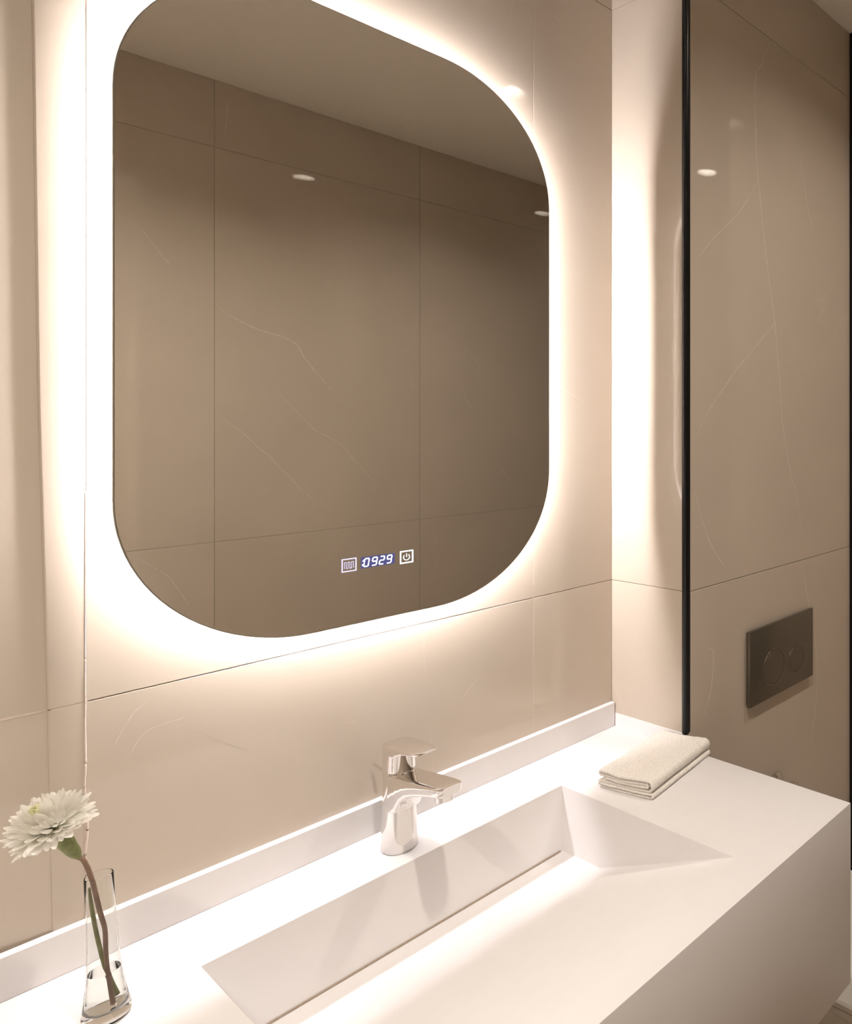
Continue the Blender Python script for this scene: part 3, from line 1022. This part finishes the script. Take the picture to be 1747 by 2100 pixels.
P_OUT = [leafy(0.034, 0.0098, 0.55, 0.35, 'petal_outer_a', 'petal'), leafy(0.031, 0.0090, 0.9, 0.45, 'petal_outer_b', 'petal'), leafy(0.032, 0.0105, 0.25, 0.25, 'petal_outer_c', 'petal')]
P_MID = [leafy(0.036, 0.0078, 1.0, 0.5, 'petal_middle_a', 'petal'), leafy(0.034, 0.0074, 0.7, 0.55, 'petal_middle_b', 'petal')]
P_IN = [leafy(0.030, 0.0062, 1.1, 0.6, 'petal_inner', 'petal_young')]
P_SEP = leafy(0.026, 0.0042, 0.25, 0.3, 'sepal', 'sepal')


def place(me, name, origin, direction, normal_hint, parent, roll=0.0, scale=1.0):
    d = direction.normalized()
    x = d.cross(normal_hint)
    if x.length < 1e-4:
        x = d.orthogonal()
    x.normalize()
    zv = x.cross(d).normalized()
    mat_ = Matrix((x, d, zv)).transposed().to_4x4() @ Matrix.Rotation(roll, 4, 'Y')
    o = bpy.data.objects.new(name, me)
    COL.objects.link(o)
    o.parent = parent
    mw_ = Matrix.Translation(origin) @ mat_ @ Matrix.Scale(scale, 4)
    o.matrix_basis = parent.matrix_basis.inverted() @ mw_
    return o


core = base + axis * 0.0450
NP = 240
for i in range(NP):
    t = (i + 0.5) / NP
    phi = i * 2.39996 + random.uniform(-0.12, 0.12)
    pol = math.radians(4 + 118 * t ** 0.78) + random.uniform(-0.07, 0.07)
    rad_dir = sx * math.cos(phi) + sy * math.sin(phi)
    d = axis * math.cos(pol) + rad_dir * math.sin(pol)
    org = core + rad_dir * (0.0090 * t ** 0.5) + axis * (0.0035 * (1 - t) - 0.003 * t)
    me = random.choice(P_IN) if t < 0.14 else random.choice(P_MID) if t < 0.62 else random.choice(P_OUT)
    hint = axis if pol > 0.35 else -rad_dir
    place(me, 'petal', org, d, -hint if False else hint, flower, roll=random.uniform(-0.35, 0.35), scale=random.uniform(0.70, 0.86))
for i in range(12):
    phi = i * 2 * PI / 12 + random.uniform(-0.1, 0.1)
    rad_dir = sx * math.cos(phi) + sy * math.sin(phi)
    place(P_SEP, 'sepal', base + rad_dir * 0.0040 + axis * 0.001, (axis * 0.95 + rad_dir * 0.20), axis, flower, scale=random.uniform(0.85, 1.1))

g_pts = smooth_path([(0.2225, 1.0640, 1.0090), (0.2241, 1.0642, 0.9941), (0.2281, 1.0638, 0.9610), (0.2328, 1.0628, 0.9301), (0.2378, 1.0617, 0.9038), (0.2420, 1.0606, 0.8860)], 5)
bm = bmesh.new()
tube(bm, g_pts, [0.0012 + 0.0007 * min(1, i / 8) for i in range(len(g_pts))], 10)
recalc(bm)
gs = mesh_obj('cut_stem', bm, 'stem_green', None, smooth=True, angle=60)
tag(gs, 'bare green cut stem crossing behind the flower stem in the vase', 'stem')

# ------------------------------------------------------------------ flush plate
PY = TOILET_Y
plate = thing('flush_plate', (1.3357, PY, 0.888), 'dark metal toilet flush plate with two round buttons on the tiled wall', 'flush plate')
bm = bmesh.new()
add_box(bm, 1.2127, 1.4587, PY - 0.0130, PY - 0.0050, 0.8875, 1.0515, 0.0012, 2)
mesh_obj('front_plate', bm, 'steel', plate, smooth=True, angle=30)
box('back_frame', 1.2160, 1.4554, PY - 0.0052, PY - 0.0001, 0.8908, 1.0482, 'steel', plate, bevel=0.0008)
for cx, cz, r in ((1.3000, 0.9540, 0.0400), (1.3872, 0.9475, 0.0315)):
    bm = bmesh.new()
    n = 48
    yb = PY - 0.0130
    prof = [(r, 0.0), (r, 0.0007), (r - 0.0011, 0.0007), (r - 0.0013, -0.0006), (r - 0.0024, -0.0006), (r - 0.0027, 0.0006), (r * 0.5, 0.0007), (0.0004, 0.0007)]
    loft(bm, [[(cx + q * math.cos(2 * PI * k / n), yb - hgt - 0.0002, cz + q * math.sin(2 * PI * k / n)) for k in range(n)] for q, hgt in prof], False, True)
    recalc(bm)
    bt_ = mesh_obj('flush_button', bm, 'steel', plate, smooth=True, angle=30)
    bm = bmesh.new()
    loft(bm, [[(cx + q * math.cos(2 * PI * k / n), yb - hh, cz + q * math.sin(2 * PI * k / n)) for k in range(n)] for q, hh in ((r + 0.0008, 0.0001), (r + 0.0006, 0.0010), (r - 0.0002, 0.0010), (r - 0.0004, 0.0001))], False, False)
    recalc(bm)
    mesh_obj('button_ring', bm, 'ring', bt_, smooth=True, angle=30)
    for a in (118, 131, 144):
        bm = bmesh.new()
        bmesh.ops.create_icosphere(bm, subdivisions=1, radius=0.0008, matrix=Matrix.Translation((cx + (r - 0.006) * math.cos(math.radians(a)), yb - 0.0009, cz + (r - 0.006) * math.sin(math.radians(a)))))
        mesh_obj('raised_dot', bm, 'chrome', bt_, smooth=True, angle=180)

# ------------------------------------------------------------------ wall-hung toilet, spray valve
toilet = thing('toilet', (1.3357, PY, 0.08), 'white wall-hung toilet under the flush plate, mostly hidden by the vanity', 'toilet')


def dshape(hw, length, z, n=14, yb=PY - 0.0006):
    pts = [(1.3357 + hw, yb, z)]
    ys = yb - max(0.02, length - hw * 1.25)
    for k in range(n + 1):
        a = PI * k / n
        pts.append((1.3357 + hw * math.cos(a), ys - (length - (yb - ys)) * math.sin(a), z))
    pts.append((1.3357 - hw, yb, z))
    return pts


bm = bmesh.new()
loft(bm, [dshape(hw, ln, z) for hw, ln, z in ((0.085, 0.26, 0.085), (0.105, 0.33, 0.10), (0.128, 0.40, 0.15), (0.150, 0.455, 0.22), (0.168, 0.50, 0.29), (0.177, 0.522, 0.35), (0.179, 0.527, 0.372), (0.177, 0.524, 0.378))])
recalc(bm)
mesh_obj('bowl', bm, 'ceramic', toilet, smooth=True, angle=40)
for nm, z0, z1, hw, ln in (('seat', 0.3785, 0.392, 0.181, 0.470), ('lid', 0.3925, 0.410, 0.180, 0.469)):
    bm = bmesh.new()
    yb = PY - 0.055
    loft(bm, [dshape(hw - 0.004, ln - 0.004, z0, yb=yb), dshape(hw, ln, z0 + 0.004, yb=yb), dshape(hw, ln, z1 - 0.004, yb=yb), dshape(hw - 0.004, ln - 0.004, z1, yb=yb)])
    recalc(bm)
    mesh_obj(nm, bm, 'ceramic', toilet, smooth=True, angle=40)

valve = thing('spray_valve', (1.3235, PY, 0.678), 'small chrome bidet spray valve on the tiles below the flush plate', 'valve')
def ycyl(name, cx, cz, prof, mat, parent, n=28):
    bm = bmesh.new()
    loft(bm, [[(cx + r * math.cos(2 * PI * k / n), PY - d, cz + r * math.sin(2 * PI * k / n)) for k in range(n)] for r, d in prof])
    recalc(bm)
    return mesh_obj(name, bm, mat, parent, smooth=True, angle=35)


ycyl('escutcheon', 1.3235, 0.678, [(0.0245, 0.0002), (0.0245, 0.003), (0.020, 0.007), (0.012, 0.009)], 'chrome', valve)
ycyl('valve_body', 1.3235, 0.678, [(0.011, 0.008), (0.011, 0.038), (0.0095, 0.0395)], 'chrome', valve)
ycyl('valve_knob', 1.3235, 0.678, [(0.013, 0.0400), (0.0165, 0.0415), (0.0165, 0.054), (0.0150, 0.056)], 'chrome', valve)
bm = bmesh.new()
tube(bm, smooth_path([(1.3235, PY - 0.026, 0.662), (1.3235, PY - 0.026, 0.64), (1.3235, PY - 0.026, 0.60), (1.3235, PY - 0.026, 0.56)], 5), 0.0065, 10)
recalc(bm)
mesh_obj('outlet_hose', bm, 'chrome', valve, smooth=True, angle=60)
